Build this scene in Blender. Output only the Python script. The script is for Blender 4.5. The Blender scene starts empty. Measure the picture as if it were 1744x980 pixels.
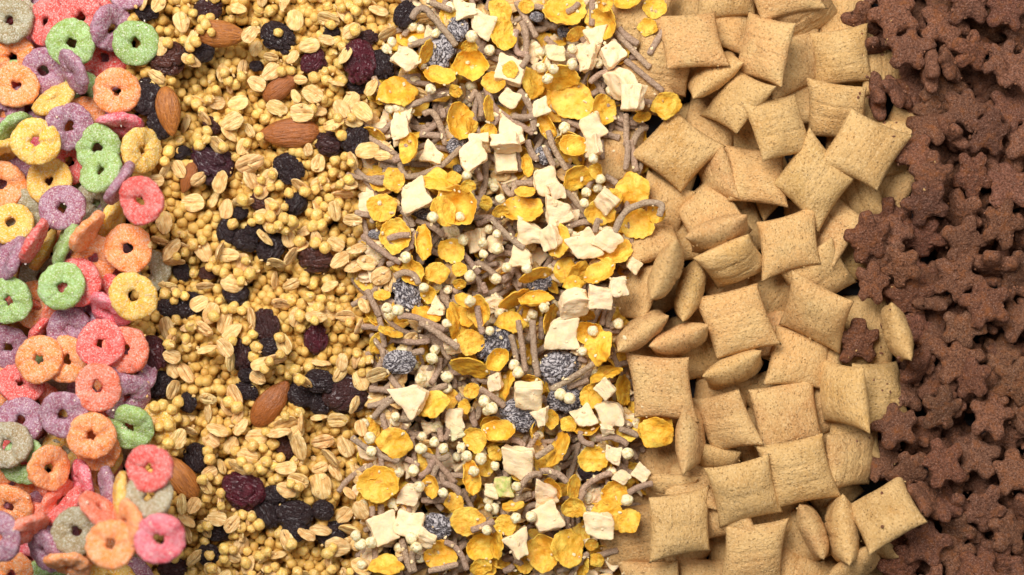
import bpy, math, random
import numpy as np
from mathutils import Matrix, Vector, noise

random.seed(7)
rng = np.random.default_rng(7)
S = 0.0002            # metres per unit; all shapes are laid out in units of 0.2 mm
R = math.radians
sc = bpy.context.scene
C = sc.collection

# ------------------------------------------------------------------ camera
ZREF = 95.0           # height (units) of the plane the layout was measured on
DIST = 3000.0         # camera height above that plane (units)
cam_d = bpy.data.cameras.new('camera')
cam = bpy.data.objects.new('camera', cam_d); C.objects.link(cam)
cam_d.sensor_width = 36.0
cam_d.lens = 36.0 * DIST / 1744.0
cam.location = (0, 0, (DIST + ZREF) * S)
cam_d.clip_start = 0.01; cam_d.clip_end = 50
cam_d.dof.use_dof = True
cam_d.dof.focus_distance = (DIST - 12) * S
cam_d.dof.aperture_fstop = 3.6
sc.camera = cam

# ------------------------------------------------------------------ light
w = bpy.data.worlds.new('World'); sc.world = w; w.use_nodes = True
w.node_tree.nodes['Background'].inputs[0].default_value = (1.0, 0.97, 0.94, 1)
w.node_tree.nodes['Background'].inputs[1].default_value = 0.15

def lamp(name, loc, target, size, power, col):
    d = bpy.data.lights.new(name, 'AREA'); d.shape = 'RECTANGLE'
    d.size, d.size_y = size; d.energy = power; d.color = col
    o = bpy.data.objects.new(name, d); C.objects.link(o)
    o.location = loc
    o.rotation_euler = (Vector(target) - Vector(loc)).to_track_quat('-Z', 'Y').to_euler()
    return o
lamp('softbox', (-0.24, 0.40, 0.74), (0.0, 0.0, 0.0), (0.44, 0.44), 10.9, (1.0, 0.968, 0.92))
lamp('softbox_fill', (0.45, 0.25, 0.75), (0.02, 0, 0), (0.5, 0.5), 2.1, (1.0, 0.97, 0.93))

sc.view_settings.view_transform = 'Standard'
sc.view_settings.look = 'None'
sc.view_settings.exposure = 0.0
sc.view_settings.gamma = 1.0

# ------------------------------------------------------------------ materials
class NT:
    def __init__(s, name):
        s.m = bpy.data.materials.new(name); s.m.use_nodes = True
        s.t = s.m.node_tree; s.b = s.t.nodes['Principled BSDF']
        s.tc = s.n('ShaderNodeTexCoord'); s.oi = s.n('ShaderNodeObjectInfo')
        mul = s.n('ShaderNodeVectorMath'); mul.operation = 'SCALE'
        comb = s.n('ShaderNodeCombineXYZ')
        s.l(s.oi.outputs['Random'], comb.inputs[0]); s.l(s.oi.outputs['Random'], comb.inputs[2])
        s.l(comb.outputs[0], mul.inputs[0]); mul.inputs['Scale'].default_value = 3000
        add = s.n('ShaderNodeVectorMath'); add.operation = 'ADD'
        s.l(s.tc.outputs['Object'], add.inputs[0]); s.l(mul.outputs[0], add.inputs[1])
        s.co = add.outputs[0]; s.h = None
    def n(s, k): return s.t.nodes.new(k)
    def l(s, a, b): s.t.links.new(a, b)
    def scaled(s, v, local=False):
        m = s.n('ShaderNodeVectorMath'); m.operation = 'MULTIPLY'
        s.l(s.co if not local else s.tc.outputs['Object'], m.inputs[0]); m.inputs[1].default_value = v
        return m.outputs[0]
    def noise(s, scale, detail=2, rough=.5, vec=None, dist=0):
        k = s.n('ShaderNodeTexNoise'); s.l(vec or s.co, k.inputs['Vector'])
        k.inputs['Scale'].default_value = scale; k.inputs['Detail'].default_value = detail
        k.inputs['Roughness'].default_value = rough; k.inputs['Distortion'].default_value = dist
        return k.outputs['Fac']
    def voro(s, scale, vec=None, feat='F1'):
        k = s.n('ShaderNodeTexVoronoi'); s.l(vec or s.co, k.inputs['Vector']); k.feature = feat
        k.inputs['Scale'].default_value = scale
        return k.outputs['Distance']
    def ramp(s, f, stops):
        k = s.n('ShaderNodeValToRGB'); s.l(f, k.inputs[0]); e = k.color_ramp.elements
        while len(e) < len(stops): e.new(.5)
        for i, (p, c) in enumerate(stops):
            e[i].position = p; e[i].color = (*c, 1) if not isinstance(c, (int, float)) else (c, c, c, 1)
        return k.outputs[0]
    def mix(s, f, a, b, mode='MIX'):
        k = s.n('ShaderNodeMix'); k.data_type = 'RGBA'; k.blend_type = mode
        for i, v in ((0, f), (6, a), (7, b)):
            if isinstance(v, (int, float)): k.inputs[i].default_value = v
            elif isinstance(v, tuple): k.inputs[i].default_value = (*v, 1)
            else: s.l(v, k.inputs[i])
        return k.outputs[2]
    def math(s, op, a, b=0.0):
        k = s.n('ShaderNodeMath'); k.operation = op
        for i, v in ((0, a), (1, b)):
            if isinstance(v, (int, float)): k.inputs[i].default_value = v
            else: s.l(v, k.inputs[i])
        return k.outputs[0]
    def bump(s, f, dist, strength=1.0):
        k = s.n('ShaderNodeBump'); s.l(f, k.inputs['Height'])
        k.inputs['Strength'].default_value = strength; k.inputs['Distance'].default_value = dist
        if s.h: s.l(s.h, k.inputs['Normal'])
        s.h = k.outputs[0]
    def done(s, col, rough=.7, sss=0, spec=.4, coat=0):
        i = s.b.inputs
        if isinstance(col, tuple): i['Base Color'].default_value = (*col, 1)
        else: s.l(col, i['Base Color'])
        if isinstance(rough, (int, float)): i['Roughness'].default_value = rough
        else: s.l(rough, i['Roughness'])
        i['Specular IOR Level'].default_value = spec
        if sss:
            i['Subsurface Weight'].default_value = sss
            i['Subsurface Radius'].default_value = (1, .55, .3)
            i['Subsurface Scale'].default_value = 6 * S
        if s.h: s.l(s.h, i['Normal'])
        return s.m

def m_ring():
    t = NT('sugar_frosted_dough')
    grains = t.noise(.27, 3, .8)
    patch = t.noise(.055, 3, .6)
    f = t.math('ADD', t.math('MULTIPLY', grains, 1.0), t.math('MULTIPLY', patch, .5))
    f2 = t.ramp(f, [(.64, 0), (.86, 1)])
    base = t.oi.outputs['Color']
    deep = t.mix(1.0, base, (1.0, .72, .55), 'MULTIPLY')
    pale = t.mix(.22, base, (.90, .80, .70))
    col = t.mix(f2, deep, pale)
    pore = t.ramp(t.voro(.16), [(.05, 1), (.16, 0)]); pg = t.ramp(t.noise(.07, 2), [(.50, 0), (.60, 1)])
    pr = t.math('MULTIPLY', pore, pg); col = t.mix(t.math('MULTIPLY', pr, .5), col, t.mix(1.0, base, (.45, .30, .25), 'MULTIPLY'))
    t.bump(t.math('SUBTRACT', 1.0, pr), 2.5 * S, .9)
    sp = t.ramp(t.noise(.36, 2, .7), [(.54, 0), (.62, 1)])
    col = t.mix(t.math('MULTIPLY', sp, .42), col, (.95, .90, .84))
    t.bump(t.noise(.10, 3, .6), 2.0 * S)
    t.bump(t.noise(.3, 3, .75), 2.4 * S)
    return t.done(col, .7, .05, .3)
def m_puff():
    t = NT('toasted_grain')
    v = t.mix(t.ramp(t.noise(.12, 2), [(.35, 0), (.7, 1)]), t.oi.outputs['Color'], (.66, .42, .13))
    col = t.mix(t.ramp(t.noise(.5, 2), [(.45, 0), (.75, .6)]), v, (.93, .70, .30))
    t.bump(t.noise(.2, 3, .6), 2.6 * S)
    return t.done(col, .30, .4, .6)
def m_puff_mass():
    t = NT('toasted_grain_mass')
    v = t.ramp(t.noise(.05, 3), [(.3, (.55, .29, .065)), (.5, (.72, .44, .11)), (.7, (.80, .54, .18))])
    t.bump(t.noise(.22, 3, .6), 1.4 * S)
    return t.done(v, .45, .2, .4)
def m_oat():
    t = NT('oat_flake')
    st = t.noise(.22, 3, .6, t.scaled((.35, 2.4, 1)))
    col = t.mix(t.ramp(st, [(.40, 0), (.66, 1)]), t.oi.outputs['Color'], (.92, .69, .35))
    col = t.mix(t.ramp(t.noise(.09, 2), [(.48, 0), (.72, .8)]), col, (.55, .27, .07))
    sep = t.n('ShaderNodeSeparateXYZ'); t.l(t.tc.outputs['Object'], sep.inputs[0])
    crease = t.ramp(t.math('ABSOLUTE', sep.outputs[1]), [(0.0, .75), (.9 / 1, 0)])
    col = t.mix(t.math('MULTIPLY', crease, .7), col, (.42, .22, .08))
    t.bump(st, 1.5 * S); t.bump(t.noise(.5, 2), .5 * S)
    return t.done(col, .6, .15, .35)
def m_raisin():
    t = NT('raisin_skin')
    wr = t.noise(.11, 3, .6, t.scaled((.8, 1.6, 1.2)), dist=1.4)
    fold = t.math('ABSOLUTE', t.math('SUBTRACT', wr, .5))
    col = t.mix(t.ramp(t.noise(.08, 3), [(.4, 0), (.75, .6)]), t.oi.outputs['Color'], (.020, .009, .010))
    t.bump(t.ramp(fold, [(0, 0), (.09, 1)]), 3 * S, .7); t.bump(t.noise(.3, 3, .6), 1.4 * S)
    return t.done(col, t.ramp(t.noise(.2, 2), [(.3, .22), (.7, .48)]), 0, .5)
def m_dusty():
    t = NT('floured_raisin_skin')
    n = t.noise(.055, 3, .6, t.scaled((1, 1.25, 1.2)), dist=2.4)
    fold = t.math('ABSOLUTE', t.math('SUBTRACT', n, .5))
    f = t.ramp(fold, [(.0, 0), (.06, 1)])
    dust = t.math('MULTIPLY', f, t.ramp(t.noise(.30, 3, .7), [(.33, 0), (.52, 1)]))
    col = t.mix(t.math('MULTIPLY', dust, .9), (.040, .026, .040), (.58, .53, .53))
    t.bump(f, 5 * S, .8); t.bump(t.noise(.35, 3), 1.5 * S)
    return t.done(col, .62, 0, .3)
def m_almond():
    t = NT('almond_skin')
    st = t.noise(.2, 4, .65, t.scaled((.16, 1.6, 1.6)))
    col = t.mix(t.ramp(st, [(.3, 0), (.68, 1)]), (.21, .062, .014), t.oi.outputs['Color'])
    t.bump(st, 3.2 * S); t.bump(t.noise(.35, 2), .8 * S)
    return t.done(col, .36, 0, .5)
def m_flake():
    t = NT('corn_flake')
    n = t.noise(.05, 3, .6)
    col = t.mix(t.ramp(n, [(.40, 0), (.66, 1)]), t.oi.outputs['Color'], (.92, .62, .10))
    col = t.mix(t.ramp(t.noise(.12, 3, .6), [(.54, 0), (.70, .7)]), col, (.60, .22, .02))
    t.bump(t.noise(.09, 3, .55), 4.5 * S); t.bump(t.noise(.28, 3, .7), 1.6 * S)
    return t.done(col, .48, .2, .4)
def m_bran():
    t = NT('bran_stick')
    n = t.noise(.3, 3, .8)
    col = t.mix(t.ramp(n, [(.36, 0), (.60, 1)]), (.30, .19, .12), t.oi.outputs['Color'])
    col = t.mix(t.ramp(t.noise(.8, 1), [(.64, 0), (.72, .5)]), col, (.70, .56, .43))
    t.bump(n, 2.2 * S); t.bump(t.noise(.16, 3), 3 * S)
    return t.done(col, .85, 0, .2)
def m_fruit():
    t = NT('dried_fruit')
    n = t.noise(.07, 3, .6)
    col = t.mix(t.ramp(n, [(.42, 0), (.72, 1)]), t.oi.outputs['Color'], (.93, .66, .36))
    t.bump(t.noise(.22, 4, .7), 1.6 * S); t.bump(t.noise(.045, 2, .5, t.scaled((.7, 1.5, 1))), 4 * S)
    return t.done(col, .7, .3, .3)
def m_white_puff():
    t = NT('pale_puffed_grain')
    col = t.mix(t.ramp(t.noise(.22, 3), [(.45, 0), (.62, 1)]), t.oi.outputs['Color'], (.74, .58, .26))
    t.bump(t.noise(.2, 3, .6), 2 * S)
    return t.done(col, .5, .2, .4)
def m_pillow():
    t = NT('wheat_biscuit')
    tone = t.noise(.018, 3, .55)
    col = t.mix(t.ramp(tone, [(.38, 0), (.66, 1)]), t.oi.outputs['Color'], (.75, .48, .20))
    toast = t.ramp(t.noise(.028, 2, .5), [(.60, 0), (.80, .5)])
    col = t.mix(toast, col, (.60, .29, .075))
    sp = t.ramp(t.noise(.24, 3, .75, t.scaled((.75, 1.25, 1))), [(.36, 1), (.45, 0)])
    col = t.mix(t.math('MULTIPLY', sp, .62), col, (.24, .115, .04))
    pit = t.ramp(t.voro(.19, t.scaled((.8, 1.3, 1))), [(.08, 0), (.26, 1)])
    gate = t.ramp(t.noise(.1, 2), [(.44, 1), (.56, 0)])
    pits = t.math('MAXIMUM', pit, gate)
    col = t.mix(pits, t.mix(1.0, col, (.78, .68, .58), 'MULTIPLY'), col)
    col = t.mix(t.ramp(t.noise(.3, 3, .7), [(.50, 0), (.66, .6)]), col, (.88, .63, .33))
    t.bump(pits, 2.6 * S, .9)
    t.bump(t.noise(.12, 4, .65, t.scaled((.7, 1.5, 1))), 3.0 * S); t.bump(t.noise(.28, 3, .8), 3.0 * S)
    return t.done(col, .75, 0, .25)
def m_choc():
    t = NT('chocolate_biscuit')
    g = t.noise(.28, 4, .8)
    col = t.mix(t.ramp(g, [(.38, 0), (.62, 1)]), (.080, .030, .017), t.oi.outputs['Color'])
    warm = t.ramp(t.noise(.06, 3, .7), [(.50, 0), (.72, .7)])
    col = t.mix(warm, col, (.30, .10, .03))
    col = t.mix(t.ramp(t.noise(.42, 2), [(.58, 0), (.68, .5)]), col, (.46, .28, .21))
    t.bump(t.noise(.12, 4, .65), 4.0 * S); t.bump(g, 3.0 * S)
    return t.done(col, .85, 0, .2)
def m_table():
    t = NT('dark_slate')
    col = t.ramp(t.noise(30, 4, vec=t.tc.outputs['Object']), [(.3, (.018, .017, .022)), (.7, (.035, .032, .038))])
    return t.done(col, .6, 0, .3)
MAT = dict(ring=m_ring(), puff=m_puff(), mass=m_puff_mass(), oat=m_oat(), raisin=m_raisin(), dusty=m_dusty(), almond=m_almond(),
           flake=m_flake(), bran=m_bran(), fruit=m_fruit(), wpuff=m_white_puff(), pillow=m_pillow(), choc=m_choc(), table=m_table())

# ------------------------------------------------------------------ mesh builders (units; z up)
def nz(x, y=0., z=0.): return noise.noise(Vector((x, y, z)))
def mesh(name, V, F, mat, smooth=True):
    me = bpy.data.meshes.new(name)
    me.from_pydata([tuple(v) for v in V], [], F)
    me.materials.append(MAT[mat])
    if smooth: me.polygons.foreach_set('use_smooth', [True] * len(me.polygons))
    me.update()
    return me, np.array(V, dtype=float)

def disc(nr, na, outline, mid, thick):
    """top and bottom skins over a star-shaped outline, joined round the rim"""
    V, F = [], []
    for side in (1, -1):
        V.append((0, 0, mid(0, 0, 0) + side * thick(0)))
        for i in range(1, nr + 1):
            rho = (i / nr) ** .8
            for k in range(na):
                a = 2 * math.pi * k / na
                ox, oy = outline(a)
                x, y = ox * rho, oy * rho
                V.append((x, y, mid(x, y, rho) + side * thick(rho)))
    n1 = 1 + nr * na
    for s, o in ((1, 0), (-1, n1)):
        for k in range(na):
            k2 = (k + 1) % na
            f = (o, o + 1 + k, o + 1 + k2); F.append(f if s > 0 else f[::-1])
            for i in range(nr - 1):
                a = o + 1 + i * na
                f = (a + k, a + na + k, a + na + k2, a + k2); F.append(f if s > 0 else f[::-1])
    for k in range(na):
        k2 = (k + 1) % na; a = 1 + (nr - 1) * na
        F.append((a + k, n1 + a + k, n1 + a + k2, a + k2))
    return V, F

def ring_mesh(seed):
    r = random.Random(seed); V, F = [], []
    NA, NB = 72, 22
    hole = r.uniform(6.5, 9.5); Ro = 41; o1, o2 = r.uniform(0, 50), r.uniform(0, 50)
    ex = r.uniform(.93, 1.0); warp = r.uniform(-2.5, 2.5); ph = r.uniform(0, 6.28)
    gap = r.random() < .2
    for i in range(NA):
        a = 2 * math.pi * i / NA
        ca, sa = math.cos(a), math.sin(a)
        out = Ro * (1 + .06 * nz(ca * 1.3 + o1, sa * 1.3, o2) + .02 * nz(ca * 4 + o1, sa * 4))
        inn = hole * (1 + .5 * nz(ca * 1.1, sa * 1.1 + o1, o2))
        c, h = (out + inn) / 2, (out - inn) / 2
        th = 9.3 * (1 + .34 * nz(ca * 1.5 + o2, sa * 1.5))
        for j in range(NB):
            b = 2 * math.pi * j / NB
            cb, sb = math.cos(b), math.sin(b)
            e = .66
            px = math.copysign(abs(cb) ** e, cb); pz = math.copysign(abs(sb) ** e, sb)
            rad = c + h * px
            z = th * pz * (1 - .16 * max(0, px)) + warp * math.cos(2 * a + ph) * rad / Ro * 1.4
            x, y = rad * ca * ex, rad * sa
            d = 2.2 * nz(x * .1 + o1, y * .1, z * .1) + .9 * nz(x * .28, y * .28 + o2, z * .28)
            V.append((x + d * ca * .6, y + d * sa * .6, z + d * (1 if sb > 0 else -1)))
    for i in range(NA):
        for j in range(NB):
            i2, j2 = (i + 1) % NA, (j + 1) % NB
            F.append((i * NB + j, i2 * NB + j, i2 * NB + j2, i * NB + j2))
    return mesh('frosted_ring', V, F, 'ring')

def pillow_mesh(seed):
    r = random.Random(seed); o = r.uniform(0, 90)
    N = 36; hx, hy = 53, r.uniform(50, 53); H = r.uniform(20, 23)
    V, F, idx = [], [], {}
    sk = r.uniform(-.07, .07); pin = r.uniform(.07, .12); gr = [r.uniform(-.35, -.15), r.uniform(.15, .4)]
    for s in (1, -1):
        for i in range(N + 1):
            for j in range(N + 1):
                u, v = -1 + 2 * i / N, -1 + 2 * j / N
                edge = i in (0, N) or j in (0, N)
                if s < 0 and edge: idx[(s, i, j)] = idx[(1, i, j)]; continue
                x = hx * u * (1 - pin * (1 - v * v)) + sk * hy * v * 4
                y = hy * v * (1 - pin * .8 * (1 - u * u))
                cu = min(1, (1 - abs(u)) / .09); cv = (1 - v * v)
                fl = max(0.0, (1 - abs(u) ** 2.6)) ** .6 * max(0.0, 1 - abs(v) ** 2.4) ** .52
                t = H * fl
                if s > 0:
                    for g in gr: t -= 2.0 * math.exp(-((v - g + .03 * nz(u * 2 + o, g)) / .035) ** 2) * fl
                t += (2.2 * nz(x * .04 + o, y * .04, s) + .9 * nz(x * .13 + o, y * .13, s)) * min(1, fl * 1.6)
                t += .45 * math.sin(v * 52 + 2 * nz(u * 2 + o, v)) * min(1, fl)
                if cu < 1: t += .9 * math.sin(v * 46) * (1 - cu)
                x += .8 * nz(y * .35, o, s) * (abs(u) > .97); y += .8 * nz(x * .3, o) * (abs(v) > .97)
                z = s * max(t, .0) + (2.5 * nz(x * .02 + o, y * .02)) + (s * 1.2 if edge else 0) * 0
                idx[(s, i, j)] = len(V); V.append((x, y, z))
    for s in (1, -1):
        for i in range(N):
            for j in range(N):
                f = (idx[(s, i, j)], idx[(s, i + 1, j)], idx[(s, i + 1, j + 1)], idx[(s, i, j + 1)])
                F.append(f if s > 0 else f[::-1])
    return mesh('pillow_biscuit', V, F, 'pillow')

def choc_mesh(seed):
    r = random.Random(seed); o = r.uniform(0, 90)
    lob = [(90, 16, .40), (20, 15, .33), (160, 15, .33), (-54, 16, .34), (-126, 16, .34)]
    lob = [(R(a + r.uniform(-6, 6)), h * r.uniform(.75, 1.15), wd * r.uniform(.85, 1.15)) for a, h, wd in lob]
    asp = r.uniform(.84, 1.04)
    def outline(a):
        q = 28.5
        for la, h, wd in lob:
            d = (a - la + math.pi) % (2 * math.pi) - math.pi
            q += h * math.exp(-abs(d / wd) ** 4.4)
        q *= 1 + .09 * nz(math.cos(a) * 3 + o, math.sin(a) * 3)
        return q * math.cos(a) * asp, q * math.sin(a)
    H = r.uniform(9.5, 12.5)
    V, F = disc(14, 96, outline, lambda x, y, p: 1.8 * nz(x * .03 + o, y * .03), lambda p: H * max(0, 1 - p ** 5) ** .5 * (1 - .1 * p) + .3)
    V = [(x + 1.2 * nz(x * .15, y * .15, z * .15 + o), y + 1.2 * nz(x * .15, y * .15 + o, z * .15), z + 1.5 * nz(x * .12 + o, y * .12, z) + .8 * nz(x * .35 + o, y * .35, z)) for x, y, z in V]
    return mesh('chocolate_biscuit', V, F, 'choc')

def flake_mesh(kind, seed):
    r = random.Random(seed); o = r.uniform(0, 90)
    asp = r.uniform(.74, .95)
    def outline(a):
        c, s = math.cos(a), math.sin(a)
        q = 24 * (1 + .17 * nz(c * 1.4 + o, s * 1.4) + .08 * nz(c * 5 + o, s * 5) + .045 * nz(c * 13, s * 13 + o))
        return q * c, q * s * asp
    cup = dict(flat=3, wavy=3, cup=10, bowl=20, curl=4)[kind] * r.uniform(.8, 1.2)
    def mid(x, y, p):
        z = cup * (p ** 2.2) + 3.0 * nz(x * .06 + o, y * .06) + 1.6 * nz(x * .14 + o, y * .14, 3)
        if kind == 'wavy': z += 5 * nz(x * .05 + o, y * .05, 9) + .012 * x * x * (1 if seed % 2 else -1)
        return z
    V, F = disc(13, 56, outline, mid, lambda p: 1.7 - .8 * p)
    if kind == 'curl':
        W = []
        for x, y, z in V:
            rad = 15.0; th = y / rad
            W.append((x, (rad - z) * math.sin(th), rad - (rad - z) * math.cos(th)))
        V = W
    return mesh('corn_flake', V, F, 'flake')

def oat_mesh(seed):
    r = random.Random(seed); o = r.uniform(0, 90); asp = r.uniform(.58, .8)
    cup = r.uniform(-3, 5)
    def outline(a):
        c, s = math.cos(a), math.sin(a)
        q = 19 * (1 + .10 * nz(c * 1.5 + o, s * 1.5) + .04 * nz(c * 6 + o, s * 6))
        return q * c, q * s * asp * (1 - .12 * c)
    def mid(x, y, p):
        return cup * p * p + 1.6 * nz(x * .1 + o, y * .1) - 2.6 * math.exp(-(y / 1.7) ** 2) * (1 - p ** 4) + .5 * math.sin(y * 1.4)
    V, F = disc(9, 30, outline, mid, lambda p: 2.9 * (1 - p ** 3) + .7)
    return mesh('oat_flake', V, F, 'oat')

def ico(sub):
    import bmesh
    bm = bmesh.new(); bmesh.ops.create_icosphere(bm, subdivisions=sub, radius=1)
    V = np.array([v.co[:] for v in bm.verts]); F = [tuple(v.index for v in f.verts) for f in bm.faces]
    bm.free(); return V, F
ICO = {k: ico(k) for k in (2, 3, 5)}

def puff_mesh(seed, rad, mat, name, amp=.22):
    V, F = ICO[3]; o = seed * 7.3; W = []
    for v in V:
        q = rad * (1 + amp * nz(v[0] * 1.3 + o, v[1] * 1.3, v[2] * 1.3) + .05 * nz(v[0] * 3.5 + o, v[1] * 3.5, v[2] * 3.5))
        q *= 1 - .14 * math.exp(-((1 - v[2]) / .06)) - .10 * math.exp(-((1 - v[0] * math.cos(o) - v[1] * math.sin(o)) / .2))
        q += rad * .04 * nz(v[0] * 7, v[1] * 7 + o, v[2] * 7)
        W.append((v[0] * q, v[1] * q, v[2] * q * .92))
    return mesh(name, W, F, mat)

def raisin_mesh(seed, name='raisin', mat='raisin', wr=1.0):
    V, F = ICO[5]; r = random.Random(seed); o = r.uniform(0, 90); W = []
    ay, az = r.uniform(.68, .9), r.uniform(.42, .55)
    dx, dy = r.uniform(-.3, .3), r.uniform(-.3, .3)
    for x, y, z in V:
        q = 1 + .20 * nz(x * 1.1 + o, y * 1.1, z * 1.1)
        n1 = abs(nz(x * .9 + o, y * 2.3, z * 2.3 + 5)); n2 = abs(nz(x * 2.0, y * 4.4 + o, z * 4.4))
        q -= wr * (.20 * (1 - min(1, n1 * 4)) + .050 * (1 - min(1, n2 * 5)))
        q -= .16 * math.exp(-((x - dx) ** 2 + (y - dy) ** 2) / .10) * (z > 0)
        W.append((25 * x * q, 25 * ay * y * q, 25 * az * z * q))
    return mesh(name, W, F, mat)

def almond_mesh(seed):
    V, F = ICO[5]; o = seed * 9.1; W = []
    for x, y, z in V:
        t = (x + 1) / 2
        w_ = 1 - .42 * t ** 3 - .04 * (1 - t)
        q = 1 + .03 * nz(x * 2 + o, y * 2, z * 2) + .012 * nz(x * 2 + o, y * 16, z * 16)
        W.append((46 * (x + .05 * max(0, t - .85) * 4), 25 * y * w_ * q, 16 * z * w_ * q))
    return mesh('almond', W, F, 'almond')

def fruit_mesh(seed):
    r = random.Random(seed); o = r.uniform(0, 90); N = 14
    V, F, key = [], [], {}
    hx, hy, hz = 23, r.uniform(17, 23), r.uniform(9, 14)
    sk = r.uniform(-.25, .25); tp = r.uniform(-.5, .3); bend = r.uniform(-.25, .25); pin = r.uniform(-.06, .11)
    def pt(i, j, k):
        if (i, j, k) in key: return key[(i, j, k)]
        u, v, t = 2 * i / N - 1, 2 * j / N - 1, 2 * k / N - 1
        sx = 1 - pin * (1 - v * v) - .10 * (1 - t * t); sy = 1 - pin * (1 - u * u) - .10 * (1 - t * t)
        x = hx * u * sx + sk * hy * v; y = hy * v * sy * (1 + tp * u) + bend * hx * u * u
        z = hz * t * (1 - .14 * (1 - u * u * v * v)) + 3 * nz(u * 1.5 + o, v * 1.5)
        rr = (abs(u) ** 8 + abs(v) ** 8 + abs(t) ** 8) ** (1 / 8); x /= rr ** 1.1; y /= rr ** 1.1; z /= rr
        d = 2.4 * nz(x * .07 + o, y * .07, z * .09) + .9 * nz(x * .25 + o, y * .25, z * .25)
        l = math.sqrt(x * x + y * y + z * z) or 1
        key[(i, j, k)] = len(V); V.append((x + d * x / l * 1.5, y + d * y / l * 1.5, z + d * z / l))
        return key[(i, j, k)]
    for a in range(N):
        for b in range(N):
            for s in (0, N):
                q = [(a, b), (a + 1, b), (a + 1, b + 1), (a, b + 1)]
                if s == 0: q = q[::-1]
                F.append(tuple(pt(p, t, s) for p, t in q))
                F.append(tuple(pt(s, p, t) for p, t in q))
                F.append(tuple(pt(t, s, p) for p, t in q))
    return mesh('dried_fruit_chunk', V, F, 'fruit')

def stick_mesh(pts, rad, seed):
    """a bran stick along a bent centre line, blunt rough ends; returns the mesh and its centre"""
    P = np.array([(x, -y) for x, y in pts], float); c = P.mean(0); P = P - c
    if len(P) == 2: P = np.array([P[0], (P[0] + P[1]) / 2 + rng.normal(0, 1.5, 2), P[1]])
    A, B, D = (P[0], P[1], P[-1]) if len(P) == 3 else (P[0], None, P[-1])
    n = max(8, int(np.linalg.norm(np.diff(P, axis=0), axis=1).sum() / 4))
    path = []
    for i in range(n + 1):
        t = i / n
        if B is not None:
            K = 2 * B - (A + D) / 2
            q = (1 - t) ** 2 * A + 2 * t * (1 - t) * K + t * t * D
        else:
            f = t * (len(P) - 1); k = min(int(f), len(P) - 2); f -= k
            p0, p1, p2, p3 = P[max(k - 1, 0)], P[k], P[k + 1], P[min(k + 2, len(P) - 1)]
            q = .5 * (2 * p1 + (p2 - p0) * f + (2 * p0 - 5 * p1 + 4 * p2 - p3) * f * f + (3 * p1 - p0 - 3 * p2 + p3) * f ** 3)
        path.append(q)
    path = np.array(path); tan = np.gradient(path, axis=0); tan /= np.linalg.norm(tan, axis=1)[:, None] + 1e-9
    V, F = [], []; NB = 12
    prof = [(0, 0, -2.2), (0, .75, -1.2)] + [(i, 1, 0) for i in range(n + 1)] + [(n, .75, 1.2), (n, 0, 2.2)]
    for i, k, ex in prof:
        tx, ty = tan[i]; nx, ny = -ty, tx
        wave = 2.0 * nz(i * .13 + seed, 4)
        for j in range(NB):
            b = 2 * math.pi * j / NB
            q = rad * k * (1 + .28 * nz(i * .35 + seed, math.cos(b), math.sin(b)))
            V.append((path[i][0] + tx * ex + nx * q * math.cos(b), path[i][1] + ty * ex + ny * q * math.cos(b), wave + q * .9 * math.sin(b)))
    for i in range(len(prof) - 1):
        for j in range(NB):
            j2 = (j + 1) % NB
            F.append((i * NB + j, i * NB + j2, (i + 1) * NB + j2, (i + 1) * NB + j))
    return (*mesh('bran_stick', V, F, 'bran'), (c[0], -c[1]))

# ------------------------------------------------------------------ heap: every piece comes to rest on what lies below it
G = 3.0; PAD = 160
HM = np.zeros((int((980 + 2 * PAD) / G), int((1744 + 2 * PAD) / G)))
def pose(rot, tilt=0, tilt2=0, spin=0):
    return Matrix.Rotation(R(-rot), 3, 'Z') @ Matrix.Rotation(R(tilt), 3, 'X') @ Matrix.Rotation(R(tilt2), 3, 'Y') @ Matrix.Rotation(R(spin), 3, 'Z')
def rest(V, x, y, q=.85, commit=True, guard=.97, cap=1e9):
    ix = ((x + V[:, 0] + PAD) / G).astype(int); iy = ((y - V[:, 1] + PAD) / G).astype(int)
    ok = (ix >= 0) & (iy >= 0) & (ix < HM.shape[1]) & (iy < HM.shape[0])
    if not ok.any(): return 0
    key = iy[ok] * HM.shape[1] + ix[ok]; z = V[ok, 2]
    u, inv = np.unique(key, return_inverse=True)
    b = np.full(len(u), 1e9); t = np.full(len(u), -1e9)
    np.minimum.at(b, inv, z); np.maximum.at(t, inv, z)
    base = HM.ravel()[u]
    zz = max(min(np.quantile(base - b, q), cap), np.quantile(base - t, guard) + 1.0)
    zz = max(zz, -b.min())
    if commit: HM.ravel()[u] = np.maximum(base, zz + t)
    return zz

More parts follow.
